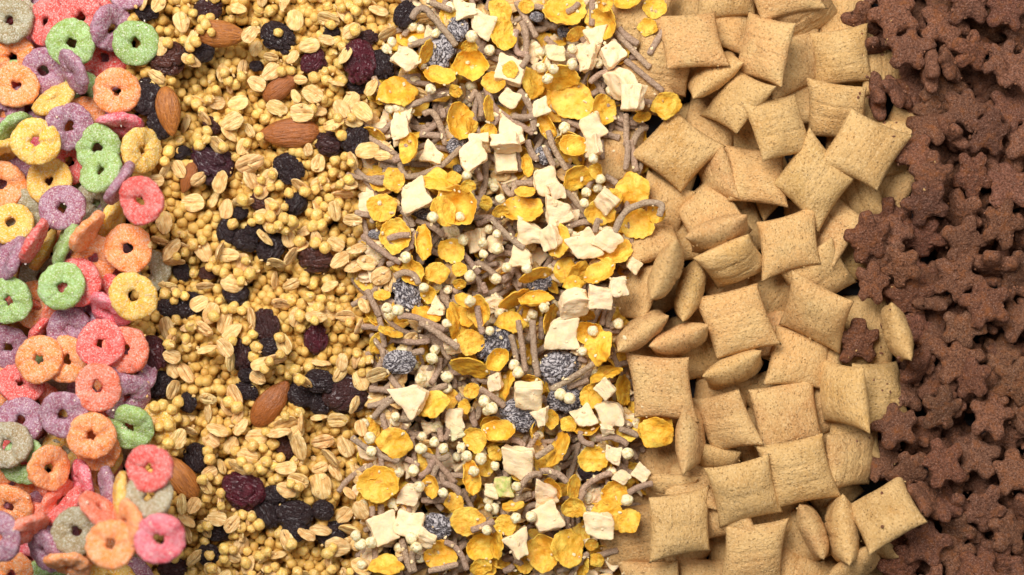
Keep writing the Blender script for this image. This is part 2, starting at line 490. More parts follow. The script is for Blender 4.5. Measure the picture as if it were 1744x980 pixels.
ALL = []
def put(name, mv, x, y, rot=0, tilt=0, tilt2=0, spin=0, s=1.0, col=(1, 1, 1), q=.85, guard=.97, cap=1e9, into=None, **info):
    me, V = mv
    M = pose(rot, tilt, tilt2, spin)
    if abs(tilt) > 28 and not info.get('buried'):     # tilts were estimated against the line of sight, which leans outwards away from the middle
        M = Vector((0, 0, 1)).rotation_difference(Vector((872 - x, y - 490, DIST))).to_matrix() @ M
    A = np.array(M) * s
    if not info.get('buried') and abs(tilt) > 50 and name in ('frosted_ring', 'pillow_biscuit'): cap += 18
    if info.get('buried'): cap -= 22 * abs(math.sin(R(tilt))) * s; guard = min(guard, .85)
    z = rest(V @ A.T, x, y, q, guard=guard, cap=cap)
    k = (DIST + ZREF - z) / DIST             # measured spots lie on a plane at ZREF: bring them to the piece's own height
    if into is not None:
        W = V @ A.T + np.array([(x - 872) * k, -(y - 490) * k, z]); into.append((W, me)); return None
    o = bpy.data.objects.new(name, me); C.objects.link(o)
    o.location = ((x - 872) * k * S, -(y - 490) * k * S, z * S)
    o.rotation_euler = M.to_euler(); o.scale = (S * s,) * 3
    o.color = (*col, 1)
    ALL.append(dict(o=o, name=name, x=x, y=y, z=z, rot=rot, tilt=tilt, s=s, **info))
    return o
def jit(c, a=.10):
    f = 1 + random.uniform(-a, a)
    return tuple(min(1, max(0, v * f * (1 + random.uniform(-a, a) * .35))) for v in c)

# the setting
bpy_me = bpy.data.meshes.new('table_surface')
bpy_me.from_pydata([(-1.2, -1.2, 0), (1.2, -1.2, 0), (1.2, 1.2, 0), (-1.2, 1.2, 0)], [], [(0, 1, 2, 3)])
bpy_me.materials.append(MAT['table'])
tb = bpy.data.objects.new('table_surface', bpy_me); C.objects.link(tb)
tb['kind'] = 'structure'; tb['label'] = 'dark slate table under the cereal'

# ------------------------------------------------------------------ shapes
RINGS = [ring_mesh(i) for i in range(13)]
PILLOWS = [pillow_mesh(i) for i in range(8)]
CHOCS = [choc_mesh(i) for i in range(12)]
FLAKES = {k: [flake_mesh(k, 10 * j + i) for i in range(4)] for j, k in enumerate(('flat', 'wavy', 'cup', 'bowl', 'curl'))}
OATS = [oat_mesh(i) for i in range(8)]
PUFFS = [puff_mesh(i, 9.7, 'puff', 'puffed_grain') for i in range(5)]
WPUFFS = [puff_mesh(i + 9, 10.5, 'wpuff', 'pale_puff', .2) for i in range(5)]
RAISINS = [raisin_mesh(i) for i in range(6)]
DUSTY = [raisin_mesh(i + 20, 'floured_raisin', 'dusty', 1.1) for i in range(4)]
ALMONDS = [almond_mesh(i) for i in range(3)]
FRUITS = [fruit_mesh(i) for i in range(8)]

RC = dict(G=(.27, .52, .13), O=(.93, .33, .065), R=(.80, .085, .085), K=(.78, .12, .21), P=(.34, .135, .27), Y=(.86, .57, .045),
          E=(.33, .32, .19), S=(.88, .20, .10))
OATC = (.74, .44, .155); PUFFC = (.86, .54, .12); FLC = (.84, .41, .028); BRC = (.52, .365, .255); FRC = (.96, .73, .47)
WPC = (.93, .80, .54); PIC = (.67, .385, .145); CHC = (.28, .122, .070)

# zone borders (x as a function of y)
def lerp(y, pts):
    return float(np.interp(y, [p[0] for p in pts], [p[1] for p in pts]))
B1 = lambda y: lerp(y, [(-90, 220), (0, 215), (75, 262), (150, 232), (256, 258), (340, 255), (420, 250), (505, 255), (600, 225), (720, 240), (800, 270), (930, 285), (1070, 240)])
B2 = lambda y: lerp(y, [(-90, 690), (0, 690), (100, 650), (200, 630), (350, 622), (500, 615), (600, 640), (700, 625), (800, 600), (900, 610), (1070, 610)])
B3 = lambda y: lerp(y, [(-90, 1110), (0, 1090), (100, 1110), (250, 1080), (400, 1085), (520, 1060), (650, 1055), (740, 1100), (830, 1085), (900, 1040), (1070, 1030)])
B4 = lambda y: lerp(y, [(-90, 1480), (0, 1480), (150, 1490), (250, 1560), (340, 1530), (430, 1470), (560, 1520), (680, 1530), (760, 1480), (880, 1545), (1000, 1510), (1070, 1510)])

# ------------------------------------------------------------------ buried layers
def grid(x0, x1, st, jt):
    ys = np.arange(-70, 1060, st); out = []
    for i, y in enumerate(ys):
        for x in np.arange(x0 + (st / 2 if i % 2 else 0), x1, st):
            out.append((x + random.uniform(-jt, jt), y + random.uniform(-jt, jt)))
    random.shuffle(out); return out
BUR = dict(buried=True)
# crumbs under everything: raise the table level of the heap with coarse pieces only where seen
for L in range(2):
    for x, y in grid(-70, 300, 66, 16):
        if x < B1(y) - 20:
            put('frosted_ring', random.choice(RINGS), x, y, random.uniform(0, 360), random.choice([0, 10, 25, 45, 60]) * random.uniform(.6, 1), 0, 0, .98, jit(RC[random.choice('GOORKPPPYES')], .08), q=.7, cap=(22, 40)[L], pose='buried', **BUR)
    for x, y in grid(1040, 1600, 92, 18):
        if L == 0 and B3(y) - 15 < x < B4(y) - 25:
            put('pillow_biscuit', random.choice(PILLOWS), x, y, random.uniform(0, 360), random.choice([5, 15, 25, 35]) * random.uniform(.6, 1), 0, 0, random.uniform(.9, .98), jit(PIC, .08), q=.62, cap=(25, 42)[L], pose='buried', **BUR)
for L in range(3):
    for x, y in grid(1440, 1830, 68 if L else 74, 16):
        if x > B4(y) + 12:
            put('chocolate_biscuit', random.choice(CHOCS), x, y, random.uniform(0, 360), random.choice([8, 25, 45, 70, 80]) * random.uniform(.7, 1), random.uniform(-15, 15), random.uniform(0, 360), .92, jit(CHC, .12), q=.66, cap=(12, 28, 42)[L], pose='buried', **BUR)

# the countless grains at the bottom of the granola: one mass, laid layer by layer
mass_pos = []
PV = ICO[2][0] * 8.8
for L in range(11):
    for x, y in grid(190, 720, 21.0 if L < 8 else 17.5, 6):
        if B1(y) - 25 < x < B2(y) + 28 and not (L > 7 and nz(x * .021, y * .021, 3.3) + .5 * nz(x * .05, y * .05, 1) < (-.22, -.08, .06)[L - 8]):
            z = rest(PV, x, y, .5, guard=.8)
            mass_pos.append((x, y, z))
mb = np.array(mass_pos); Vb, Fb = ICO[2]
kk = (DIST + ZREF - mb[:, 2]) / DIST
cen = np.stack([(mb[:, 0] - 872) * kk, -(mb[:, 1] - 490) * kk, mb[:, 2]], 1)
rad = 8.8 * (1 + rng.uniform(-.14, .14, len(mb)))
allV = (Vb[None] * (1 + .06 * rng.normal(size=(len(mb), len(Vb), 1))) * rad[:, None, None] + cen[:, None]).reshape(-1, 3)
allF = (np.array(Fb)[None] + (np.arange(len(mb)) * len(Vb))[:, None, None]).reshape(-1, 3)
me = bpy.data.meshes.new('puffed_grain_bed')
me.vertices.add(len(allV)); me.vertices.foreach_set('co', allV.astype(np.float32).ravel())
me.loops.add(allF.size); me.loops.foreach_set('vertex_index', allF.astype(np.int32).ravel())
me.polygons.add(len(allF)); me.polygons.foreach_set('loop_start', np.arange(0, allF.size, 3, dtype=np.int32))
me.update(calc_edges=True); me.polygons.foreach_set('use_smooth', [True] * len(allF)); me.materials.append(MAT['mass'])
bed = bpy.data.objects.new('puffed_grain_bed', me); C.objects.link(bed); bed.scale = (S,) * 3
bed['kind'] = 'stuff'; bed['category'] = 'puffed grains'; bed['label'] = 'countless small golden puffed grains filling the granola band'

# muesli bed: sticks, flakes, oats and pale puffs; the two lowest layers are one mass of each kind
DEEP = dict(bran_stick=[], corn_flake=[], dried_fruit_chunk=[], oat_flake=[])
for L in range(6):
    for x, y in grid(600, 1130, 34 if L < 4 else 54, 14):
        if B2(y) + 4 < x < B3(y) + (8 if L < 4 else -8):
            r_ = random.random(); a = random.uniform(0, 6.28); cp = (8, 22, 36, 48, 60, 70)[L]
            dp = (lambda n: DEEP[n] if L < 4 else None)
            if r_ < (.42 if L < 4 else .56):
                h = random.uniform(24, 40); b = random.uniform(-10, 10)
                m_, V_, c_ = stick_mesh([(x - h * math.cos(a), y - h * math.sin(a)), (x - b * math.sin(a), y + b * math.cos(a)), (x + h * math.cos(a), y + h * math.sin(a))], random.uniform(4.6, 5.6), random.uniform(0, 90))
                put('bran_stick', (m_, V_), *c_, 0, 0, random.uniform(-9, 9), 0, 1, jit(BRC), q=.8, cap=cp, into=dp('bran_stick'), long=False, **BUR)
            elif r_ < (.66 if L < 4 else .72):
                put('corn_flake', random.choice(FLAKES[random.choice(['flat', 'wavy', 'cup'])]), x, y, random.uniform(0, 360), random.choice([10, 30, 60]), 0, 0, random.uniform(.75, 1.1), jit(FLC, .08), q=.75, cap=cp, into=dp('corn_flake'), form='buried', **BUR)
            elif r_ < .82:
                put('dried_fruit_chunk', random.choice(FRUITS), x, y, random.uniform(0, 360), random.choice([5, 20, 50]), 0, 0, random.uniform(.6, .85), jit(FRC, .05), q=.75, cap=cp, into=dp('dried_fruit_chunk'), **BUR)
            else:
                put('oat_flake', random.choice(OATS), x, y, random.uniform(0, 360), random.choice([10, 30, 60]), 0, 0, random.uniform(.85, 1.1), jit(OATC, .08), q=.75, cap=cp, into=dp('oat_flake'), band='muesli', **BUR)
            if L > 3 and r_ > .6:
                put('pale_puff', random.choice(WPUFFS), x + random.uniform(-22, 22), y + random.uniform(-22, 22), 0, random.uniform(0, 90), 0, 0, random.uniform(.8, 1), jit(WPC, .08), q=.6, cap=cp, **BUR)
DL = dict(bran_stick='brown bran sticks filling the bottom of the muesli', corn_flake='yellow cornflakes filling the bottom of the muesli', dried_fruit_chunk='cream fruit bits filling the bottom of the muesli', oat_flake='toasted oat flakes filling the bottom of the muesli')
DC = dict(bran_stick=BRC, corn_flake=FLC, dried_fruit_chunk=FRC, oat_flake=OATC)
for n_, lst in DEEP.items():
    VV, FF, off = [], [], 0
    for W, me_ in lst:
        VV.append(W); FF += [[off + v for v in p.vertices] for p in me_.polygons]; off += len(W)
    me_ = bpy.data.meshes.new(n_ + '_bed'); me_.from_pydata(np.concatenate(VV).tolist(), [], FF); me_.materials.append(lst[0][1].materials[0])
    me_.polygons.foreach_set('use_smooth', [True] * len(FF))
    o_ = bpy.data.objects.new(n_ + '_bed', me_); C.objects.link(o_); o_.scale = (S,) * 3; o_.color = (*DC[n_], 1)
    o_['kind'] = 'stuff'; o_['label'] = DL[n_]; o_['category'] = n_.replace('_', ' ') + 's'

def zone_level():
    out = []
    for n, a, b in (('rings', 0, 220), ('granola', 280, 600), ('muesli', 680, 1040), ('pillows', 1110, 1460), ('choc', 1580, 1744)):
        h = HM[int(PAD / G):int((PAD + 980) / G), int((a + PAD) / G):int((b + PAD) / G)]
        out.append('%s %.0f p10 %.0f p90 %.0f' % (n, h.mean(), np.quantile(h, .1), np.quantile(h, .9)))
    print('LEVEL', '; '.join(out))
zone_level()

# ------------------------------------------------------------------ 1. frosted rings: x, y, direction of the long axis, tilt, colour, layer
RING_DATA = """
62 0 0 10 E 0|168 -8 0 10 R 0|117 -4 60 40 R 0|222 -22 0 10 P 1|-10 -20 0 10 G 0
18 36 90 14 E 2|78 38 -62 46 R 1|139 30 10 8 R 1|122 74 0 6 G 2|190 48 100 32 P 1|231 74 0 5 G 2
22 98 0 12 O 0|27 147 0 5 O 2|75 121 0 14 P 1|126 122 62 62 P 2|174 125 10 20 P 0|178 98 0 10 R 0|199 156 0 4 O 2
92 170 -32 60 Y 1|143 165 70 30 G 0|45 185 0 15 P 0|5 195 0 15 P 0|118 216 -60 26 P 1|22 222 -35 55 G 1|61 241 90 14 Y 2
204 213 6 58 K 1|167 253 0 8 G 1|241 256 80 34 Y 2|158 208 30 20 P 0|8 258 -22 60 Y 1|84 309 0 8 Y 1|30 300 0 12 P 0
3 314 0 8 O 1|172 292 -52 42 G 2|204 312 -57 78 P 2|240 342 75 34 R 2|107 354 0 9 P 2|165 347 0 10 E 0|40 358 30 15 E 0
18 380 0 28 Y 1|58 412 -66 72 R 2|76 426 -63 78 Y 1|111 414 -62 74 G 1|149 395 -52 68 O 2|190 377 -60 60 Y 1|218 423 0 5 O 2
160 440 -50 26 O 1|118 275 0 12 R 0|18 440 -70 62 P 1|-14 425 90 60 P 0|133 480 0 6 R 1|106 488 0 5 G 2|227 505 0 5 Y 2
16 512 0 6 G 2|60 520 20 14 O 0|78 552 -56 70 R 0|110 540 0 30 S 0|145 540 10 20 P 0|186 528 42 56 K 1|172 500 60 30 R 0
173 586 0 5 R 2|214 597 30 12 S 1|15 592 0 20 P 1|67 612 0 5 O 2|114 612 90 8 O 1|118 562 0 10 P 0|35 654 14 34 R 1
167 660 0 7 S 2|194 640 90 20 O 0|226 634 80 20 P 0|216 678 -40 40 P 1|107 706 0 7 P 2|36 716 10 16 P 1|62 686 0 12 S 0
222 727 50 34 G 1|-12 692 0 20 G 0|156 742 0 8 O 2|168 763 0 6 O 1|12 758 0 9 E 2|41 786 0 10 G 1|84 797 -78 36 O 2
112 768 60 20 Y 0|254 797 80 12 R 2|140 822 82 66 K 1|162 822 80 60 O 0|183 836 82 74 P 1|205 848 86 78 Y 1|254 845 0 26 E 1
68 850 90 20 S 0|98 852 -55 56 S 1|112 864 -50 70 R 1|15 862 0 18 O 1|20 825 0 30 O 0|168 867 44 56 S 1|45 902 -26 62 S 2
-2 915 90 10 P 2|130 905 0 10 E 1|104 926 30 14 P 0|78 938 64 56 P 1|189 927 0 8 O 2|272 918 -70 12 K 2|219 892 80 60 O 1
228 950 84 60 O 0|116 962 16 62 O 2|155 972 14 60 O 1|222 990 0 20 P 1|50 955 60 30 K 0|20 978 0 8 O 1|188 985 0 40 Y 1
261 727 50 24 Y 0|248 462 0 14 E 0|-25 80 0 10 R 0|85 985 0 30 G 0|145 205 0 20 O 0|-20 640 0 10 O 0|200 690 0 10 R 0
"""
RD = [tuple(v.split()) for v in RING_DATA.replace('\n', '|').split('|') if v.strip()]
def do_rings(layer):
    for i, (x, y, a, t, c, l) in enumerate(RD):
        if int(l) == layer:
            x, y, a, t = map(float, (x, y, a, t)); r_ = random.Random(i * 13 + 1); t = t + 7 if t > 50 else t
            put('frosted_ring', RINGS[i % 13], x, y, a, t * (1 if i % 3 else -1), r_.uniform(-5, 5), r_.uniform(0, 360), 1.0 + r_.uniform(-.01, .035), jit(RC[c], .07), q=.84 if t < 30 else .7,
                cap=(48, 72, 92)[int(l)], guard=(.85, .95, .97)[int(l)], colour=c, pose='flat' if t < 22 else ('tilted' if t < 50 else 'edge'))

# ------------------------------------------------------------------ 2. pillow biscuits: x, y, rotation, tilt, layer, scale
PILLOW_DATA = """
1245 40 20 30 0 1|1237 -18 0 8 1 1|1327 -24 -12 8 2 1.1|1370 24 -32 50 1 1.08|1440 32 0 20 0 1.02|1074 46 5 8 0 1|1090 10 20 8 0 1|1104 150 10 20 0 1
1177 70 -4 22 2 1.03|1303 84 106 42 2 1.06|1355 108 82 30 1 1|1432 97 -10 10 1 .98|1215 127 -38 68 1 1.06|1256 173 116 46 2 .98|1326 218 80 32 2 1
1425 190 10 22 1 1.02|1472 255 33 4 3 1.1|1153 257 44 4 2 1.07|1210 216 32 30 0 1.02|1220 300 70 56 0 .9|1287 300 8 12 1 1|1386 308 33 10 2 1.1
1516 302 -58 30 0 1|1542 222 30 30 0 .8|1370 172 0 20 0 .9|1285 236 20 20 0 1|1045 265 10 12 0 1|1128 350 20 20 0 .9
1205 360 -28 30 0 1|1225 398 -22 68 1 1.08|1107 414 -18 60 0 .98|1134 462 -64 78 1 1.1|1175 494 -68 78 1 1.08|1248 446 -26 50 2 .98|1343 414 -4 5 3 .99
1392 470 -30 36 2 1.06|1420 392 -50 50 1 1|1390 533 14 34 2 1.1|1255 547 -13 5 3 1.08|1310 500 30 20 0 .98|1091 563 -37 74 1 1.04|1158 579 -18 74 1 1.04
1127 660 5 6 2 1.06|1250 630 -20 70 1 1.08|1361 608 14 14 1 1.04|1437 672 84 48 2 1.08|1500 670 86 46 1 1.04|1527 566 76 74 3 1.03|1478 537 0 20 0 .8
1461 338 70 30 0 .9|1080 497 -70 50 0 1.05|1444 440 0 10 0 .8|1340 560 10 20 0 1|1200 605 -20 20 0 .9|1176 746 84 68 1 1.06|1236 718 80 34 1 1.02
1338 706 -8 5 1 1.12|1360 803 -10 8 2 1.12|1445 783 96 28 1 1.02|1267 836 -16 18 2 1.1|1157 893 0 4 2 1.06|1283 944 -7 4 3 1.06|1385 905 66 78 1 .98
1434 903 86 76 1 1.22|1508 876 -27 36 2 1.08|1495 930 44 72 0 .75|1128 785 -22 10 0 .85|1141 834 0 60 0 .9|1180 822 20 40 0 .9|1222 784 0 60 0 .8
1070 913 86 4 0 1.05|1113 1003 0 6 1 1.02|1205 1000 5 12 0 1|1456 966 -40 66 1 .9|1392 985 -20 50 0 1|1346 930 50 20 0 1|1312 882 -10 14 0 1
1228 868 70 30 0 1|1353 990 30 20 0 1|1400 690 60 20 0 1|1454 730 10 20 0 .9|1490 985 20 10 0 1|1502 120 90 20 0 .8|1130 110 10 20 0 1
1412 590 50 40 0 .8|1478 600 0 20 0 .9|1530 250 0 12 0 1
"""
PD = [tuple(map(float, v.split())) for v in PILLOW_DATA.replace('\n', '|').split('|') if v.strip()]
def do_pillows(layer):
    for i, (x, y, a, t, l, s) in enumerate(PD):
        if l == layer:
            r_ = random.Random(i * 5 + 2)
            golden = i == 17
            put('pillow_biscuit', PILLOWS[i % 8], x, y, a, (t + 8 if t > 60 else t) * (1 if i % 2 else -1), r_.uniform(-6, 6), 90 * r_.randint(0, 3), s * .985, jit((.68, .36, .11) if golden else PIC, .12), q=.86 if t < 30 else .7, cap=(46, 74, 94, 106)[int(l)], guard=(.8, .94, .97, .97)[int(l)],
                pose='flat' if t < 25 else ('tilted' if t < 56 else 'edge'))

# ------------------------------------------------------------------ 3. chocolate biscuits: x, y, heading, tilt, layer
CHOC_DATA = """
1522 27 -20 5 2|1548 84 80 6 2|1609 46 20 18 1|1650 2 0 8 2|1714 17 10 5 2|1656 88 -60 30 2|1707 104 30 4 2|1584 121 88 78 1|1616 111 66 68 1|1485 82 0 60 0
1527 158 62 62 1|1493 165 84 74 0|1559 152 60 40 0|1590 190 -10 20 0|1643 187 20 10 2|1683 226 12 6 2|1720 190 40 14 1|1620 232 42 64 1|1559 262 -40 20 2|1585 300 0 8 2
1656 298 180 5 2|1741 62 0 14 1|1743 120 20 10 2|1683 40 0 40 0|1603 148 20 30 0|1720 258 90 30 0|1717 316 0 14 1|1576 345 -20 18 2|1570 402 170 24 1|1636 362 60 34 1
1707 382 18 4 3|1478 406 -12 12 2|1485 482 10 5 3|1537 455 40 18 2|1643 412 150 16 1|1629 474 25 8 2|1678 518 -10 5 3|1638 560 95 8 2|1634 616 5 8 1|1461 582 0 10 1|1515 395 20 20 1|1500 440 60 10 1
1562 561 84 44 0|1562 628 -40 60 1|1705 605 20 12 0|1730 466 0 16 0|1729 545 50 12 0|1690 452 0 66 0|1582 512 0 70 0|1515 372 0 30 0|1603 650 20 14 0|1730 650 20 12 1
1525 727 -15 5 2|1603 698 10 4 2|1687 707 12 4 2|1735 700 90 30 0|1501 788 0 18 0|1549 800 40 14 1|1607 790 -18 4 3|1662 776 150 8 1|1728 806 0 5 3|1675 868 30 7 1
1576 926 15 5 2|1532 968 0 16 1|1628 950 60 12 1|1700 962 10 12 1|1717 906 70 40 1|1629 865 0 62 0|1604 862 40 50 0|1628 905 20 20 0|1530 910 0 30 0|1736 870 20 44 0
1539 667 0 14 0|1740 958 40 20 0|1576 850 70 60 0|1470 35 0 40 0|1690 -12 30 20 1|1600 -10 60 20 0|1500 -20 10 10 1|1566 745 0 20 0|1590 580 0 40 0|1655 645 60 30 1|1690 660 0 20 0
1548 505 0 12 0|1665 978 40 10 2|1590 1000 10 10 2|1740 1000 0 10 2|1610 330 0 30 0|1748 240 10 10 1|1740 400 60 40 0|1580 215 0 40 0
"""
CD = [tuple(map(float, v.split())) for v in CHOC_DATA.replace('\n', '|').split('|') if v.strip()]
def do_chocs(layer):
    for i, (x, y, a, t, l) in enumerate(CD):
        if l == layer:
            r_ = random.Random(i * 11 + 5)
            put('chocolate_biscuit', CHOCS[i % 12], x, y, a, (t + r_.uniform(0, 12)) * (1 if i % 2 else -1), r_.uniform(-15, 15), 0, r_.uniform(.92, 1.1), jit(CHC, .20), q=.84 if t < 30 else .7, cap=(48, 84, 112, 130)[int(l)], guard=(.85, .93, .96, .97)[int(l)],
                pose='flat' if t < 22 else ('tilted' if t < 55 else 'edge'))

# crops the pieces were measured in: origin x, y and scale
def conv(k, X, Y):
    x0, y0, s = dict(G1=(230, 0, 3.016), G2=(230, 325, 3.016), G3=(230, 655, 3.016), M1=(630, 0, 3.488), M2=(600, 240, 3.29), M3=(600, 480, 3.29), M4=(600, 730, 3.29))[k]
    return x0 + X / s, y0 + Y / s, s

# ------------------------------------------------------------------ 4. raisins, berries and almonds of the granola, plus a few small black raisin shapes standing in for shaded gaps: x, y, length, width, angle, tint
DARK = """
354 18 50 36 -20 P|283 99 68 38 5 M|339 86 50 30 -20 B|474 65 62 58 30 B|625 66 40 30 -20 P|565 55 30 22 0 B|648 110 52 40 70 B|608 145 36 34 0 B
253 165 62 36 85 B|273 212 50 34 60 B|361 214 34 30 40 M|561 245 50 46 0 P|605 238 54 44 -60 B|359 277 78 52 42 V|492 287 56 52 40 B|309 260 30 18 -20 B
444 345 42 28 15 M|503 347 44 40 -60 B|409 363 28 26 0 B|387 396 44 24 65 B|419 410 44 36 0 B|464 421 56 44 -50 B|435 391 34 20 0 B|538 443 60 38 -5 M
353 466 30 26 0 M|402 502 44 40 0 B|310 464 34 26 40 B|322 520 54 28 -30 B|286 526 40 30 20 B|452 555 58 46 60 P|411 603 58 36 75 P|459 592 40 32 0 B
257 602 62 46 60 C|272 655 52 44 -50 B|420 667 42 36 20 B|320 686 36 28 70 B|515 672 54 48 20 B|545 687 42 36 70 B|588 670 76 32 -8 P|545 650 50 34 10 B
485 763 42 36 60 M|333 781 52 36 70 B|455 874 56 46 60 B|502 880 62 48 5 B|550 869 38 36 0 B|468 843 40 30 0 B|372 907 46 26 10 B|357 946 44 36 0 B
293 968 48 26 10 P|565 912 54 36 -10 B|500 905 40 24 0 B|437 113 24 20 0 B|250 22 40 26 0 B|420 640 30 24 0 B|690 26 46 26 -60 B
"""
BERRY = "535 106 52 38 -50|612 106 82 46 78|538 579 58 48 80|414 838 82 66 20"
RAISC = dict(P=(.060, .018, .017), M=(.090, .024, .014), B=(.026, .012, .014), V=(.055, .013, .022), C=(.080, .010, .014))
for i, v in enumerate([t for t in DARK.replace('\n', '|').split('|') if t.strip()]):
    x, y, L, W, a, c = v.split(); x, y, L, W, a = map(float, (x, y, L, W, a))
    put('raisin', RAISINS[i % 6], x, y, a, random.Random(i).uniform(-18, 18), 0, 0, L / 47, RAISC[c], q=.35, tint=c, size=L)  # a few small black ones are dark blobs put where grains leave shaded gaps
for i, v in enumerate(BERRY.split('|')):
    x, y, L, W, a = map(float, v.split())
    put('dried_cranberry', RAISINS[(i * 2 + 1) % 6], x, y, a, 10, 0, 0, L / 53, (.095, .008, .018), q=.45, size=L)
ALM = [(375, 58, 4, 10, 1.0), (287, 189, 81, 6, .92), (478, 150, -36, 10, .78), (494, 227, 178, 4, 1.14), (321, 302, 110, 20, .62), (461, 688, -52, 12, 1.04), (306, 812, 232, 16, 1.0)]
for i, (x, y, a, t, s) in enumerate(ALM):
    put('almond', ALMONDS[i % 3], x, y, a, t, 0, 0, s, (.56, .195, .032) if i in (1, 6, 0) else (.44, .135, .028), q=.45, which=i)

do_rings(0); do_pillows(0); do_chocs(0)
keep = np.zeros_like(HM, bool)      # spots of the large pieces that stay uncovered
def protect(x, y, L, W, a):
    yy, xx = np.mgrid[0:HM.shape[0], 0:HM.shape[1]]
    X = xx * G - PAD - x; Y = yy * G - PAD - y; c, s_ = math.cos(R(a)), math.sin(R(a))
    u = (X * c + Y * s_) / (L / 2); v = (-X * s_ + Y * c) / (W / 2)
    keep[(u * u + v * v) < 1] = True
def kept(x, y): return bool(keep[int((y + PAD) / G), int((x + PAD) / G)])
for v in [t for t in DARK.replace('\n', '|').split('|') if t.strip()]:
    x, y, L, W, a, c = v.split(); protect(*map(float, (x, y)), float(L) * .98, float(W) * .98, float(a))
for v in BERRY.split('|'):
    x, y, L, W, a = map(float, v.split()); protect(x, y, L, W, a)
for x, y, a, t, s in ALM: protect(x, y, 96 * s, 50 * s, a)

# clumps of golden grains standing out of the bed
cl = []
tries = 0
fixed = [(344, 33), (357, 31), (342, 50), (360, 55), (474, 56), (357, 946), (479, 122), (497, 121), (535, 133), (350, 42), (436, 195), (452, 203), (396, 382), (419, 444), (420, 580), (437, 592), (357, 455), (330, 466), (425, 467)]
for x, y in fixed: cl.append((x, y))
while len(cl) < 300 and tries < 9000:
    tries += 1
    cx, cy = random.uniform(235, 660), random.uniform(-8, 988)
    if not (B1(cy) + 14 < cx < B2(cy) - 4): continue
    m_ = random.choice([5, 8, 11, 14, 16])
    for _ in range(m_):
        x = cx + random.gauss(0, 15); y = cy + random.gauss(0, 15)
        if kept(x, y) or not (B1(y) + 10 < x < B2(y)): continue
        if min(((x - p) ** 2 + (y - q_) ** 2 for p, q_ in cl), default=999) < 12.5 ** 2: continue
        if len(cl) < 300: cl.append((x, y))
FIX = set(fixed)

# oats of the granola: X, Y, length, width, angle in the measuring crop
OAT = dict(G1="""530 45 80 45 10|995 95 115 60 20|1110 160 110 90 -30|895 235 105 80 -10|985 205 90 60 15|590 180 100 70 -50|810 295 90 50 -55|450 375 110 70 -85|700 370 100 75 -40|625 430 100 80 30|910 480 120 80 30|850 410 70 45 0|825 495 80 65 60|420 530 85 80 0|530 530 125 80 -5|730 555 110 100 20|500 625 110 100 -30|860 580 120 80 0|1055 595 80 55 35|1170 575 120 110 40|1020 640 120 60 -15|430 740 110 60 50|555 755 100 75 -60|590 670 90 55 60|890 770 75 50 -80|940 840 90 60 -75|1190 770 125 75 -15|590 840 150 90 -25|1270 800 90 90 0|110 925 90 60 0|260 640 90 30 -75|700 290 80 45 10|1150 50 80 40 80|120 20 90 60 -60|820 100 120 90 80|110 395 100 60 30|1040 430 80 25 0|230 870 110 70 60|1060 560 100 70 60""",
G2="""150 165 130 90 80|470 95 110 70 -75|775 170 125 75 -20|180 300 120 50 -60|350 310 120 100 60|480 330 110 90 0|430 310 100 20 -75|1025 105 110 60 80|1120 150 110 70 0|1140 300 110 45 -10|1190 370 110 80 20|1260 440 110 80 -30|360 490 90 35 0|225 525 90 40 30|330 580 100 80 -30|390 630 120 80 -60|460 680 110 70 -70|500 725 110 55 -35|465 805 100 60 50|270 700 90 35 -5|350 710 120 60 30|370 815 100 35 -20|190 850 100 90 20|650 890 120 60 -15|720 860 110 45 -15|930 650 120 60 0|1080 640 110 60 0|1060 880 100 55 -80|1150 700 80 25 -60|1000 490 90 50 -20|1240 940 110 60 -15|260 940 120 60 60|590 430 90 60 -80|870 210 80 40 -15|930 240 80 60 70|1180 590 90 50 70""",
G3="""375 75 105 65 10|525 165 90 60 -50|520 60 130 60 55|265 180 100 35 -10|275 230 110 35 25|220 280 110 90 -60|770 190 140 60 -25|740 240 120 35 0|850 190 110 15 85|945 170 90 30 0|1040 180 110 70 5|1160 225 90 55 80|965 290 130 80 -15|1080 320 120 70 70|850 320 130 60 80|580 370 110 75 15|540 425 140 60 25|775 430 130 80 0|625 270 110 100 0|545 220 110 50 -50|365 520 100 65 60|780 540 120 85 20|840 490 120 75 25|955 525 130 95 75|950 430 90 60 -20|1030 450 110 60 60|1010 375 120 25 40|420 690 110 70 10|500 715 110 80 -50|1040 835 130 110 0|1075 670 110 90 -40|1160 650 110 80 60|780 800 120 70 60|240 615 110 60 85|300 620 90 60 -60|1100 560 90 40 45|660 890 90 30 -50|700 950 110 60 0|850 975 90 40 0|450 420 80 35 80""")
noat = 0
oat_list = []
for k, txt in OAT.items():
    for v in txt.split('|'):
        X, Y, L, W, a = map(float, v.split()); x, y, s = conv(k, X, Y); oat_list.append((x, y, L / s, W / s, a))
base_oats = []
tries = 0
while len(base_oats) < 105 and tries < 5000:
    tries += 1
    x, y = random.uniform(240, 680), random.uniform(-8, 988)
    if not (B1(y) + 12 < x < B2(y)) or kept(x, y): continue
    if min(((x - p[0]) ** 2 + (y - p[1]) ** 2 for p in oat_list + base_oats)) < 20 ** 2: continue
    base_oats.append((x, y, random.uniform(30, 40), random.uniform(10, 28), random.uniform(0, 180)))
def oat(x, y, L, W, a, i, q=.6):
    true = max(W, .68 * L); t = math.degrees(math.acos(min(1, W / true)))
    put('oat_flake', OATS[i % 8], x, y, a, t * (1 if i % 2 else -1), random.uniform(-12, 12), random.choice([0, 180]), L / 37 * random.uniform(.88, 1.08), jit(OATC, .22), q=q, band='granola')
for i, v in enumerate(base_oats): oat(*v, i)
half = len(cl) // 2
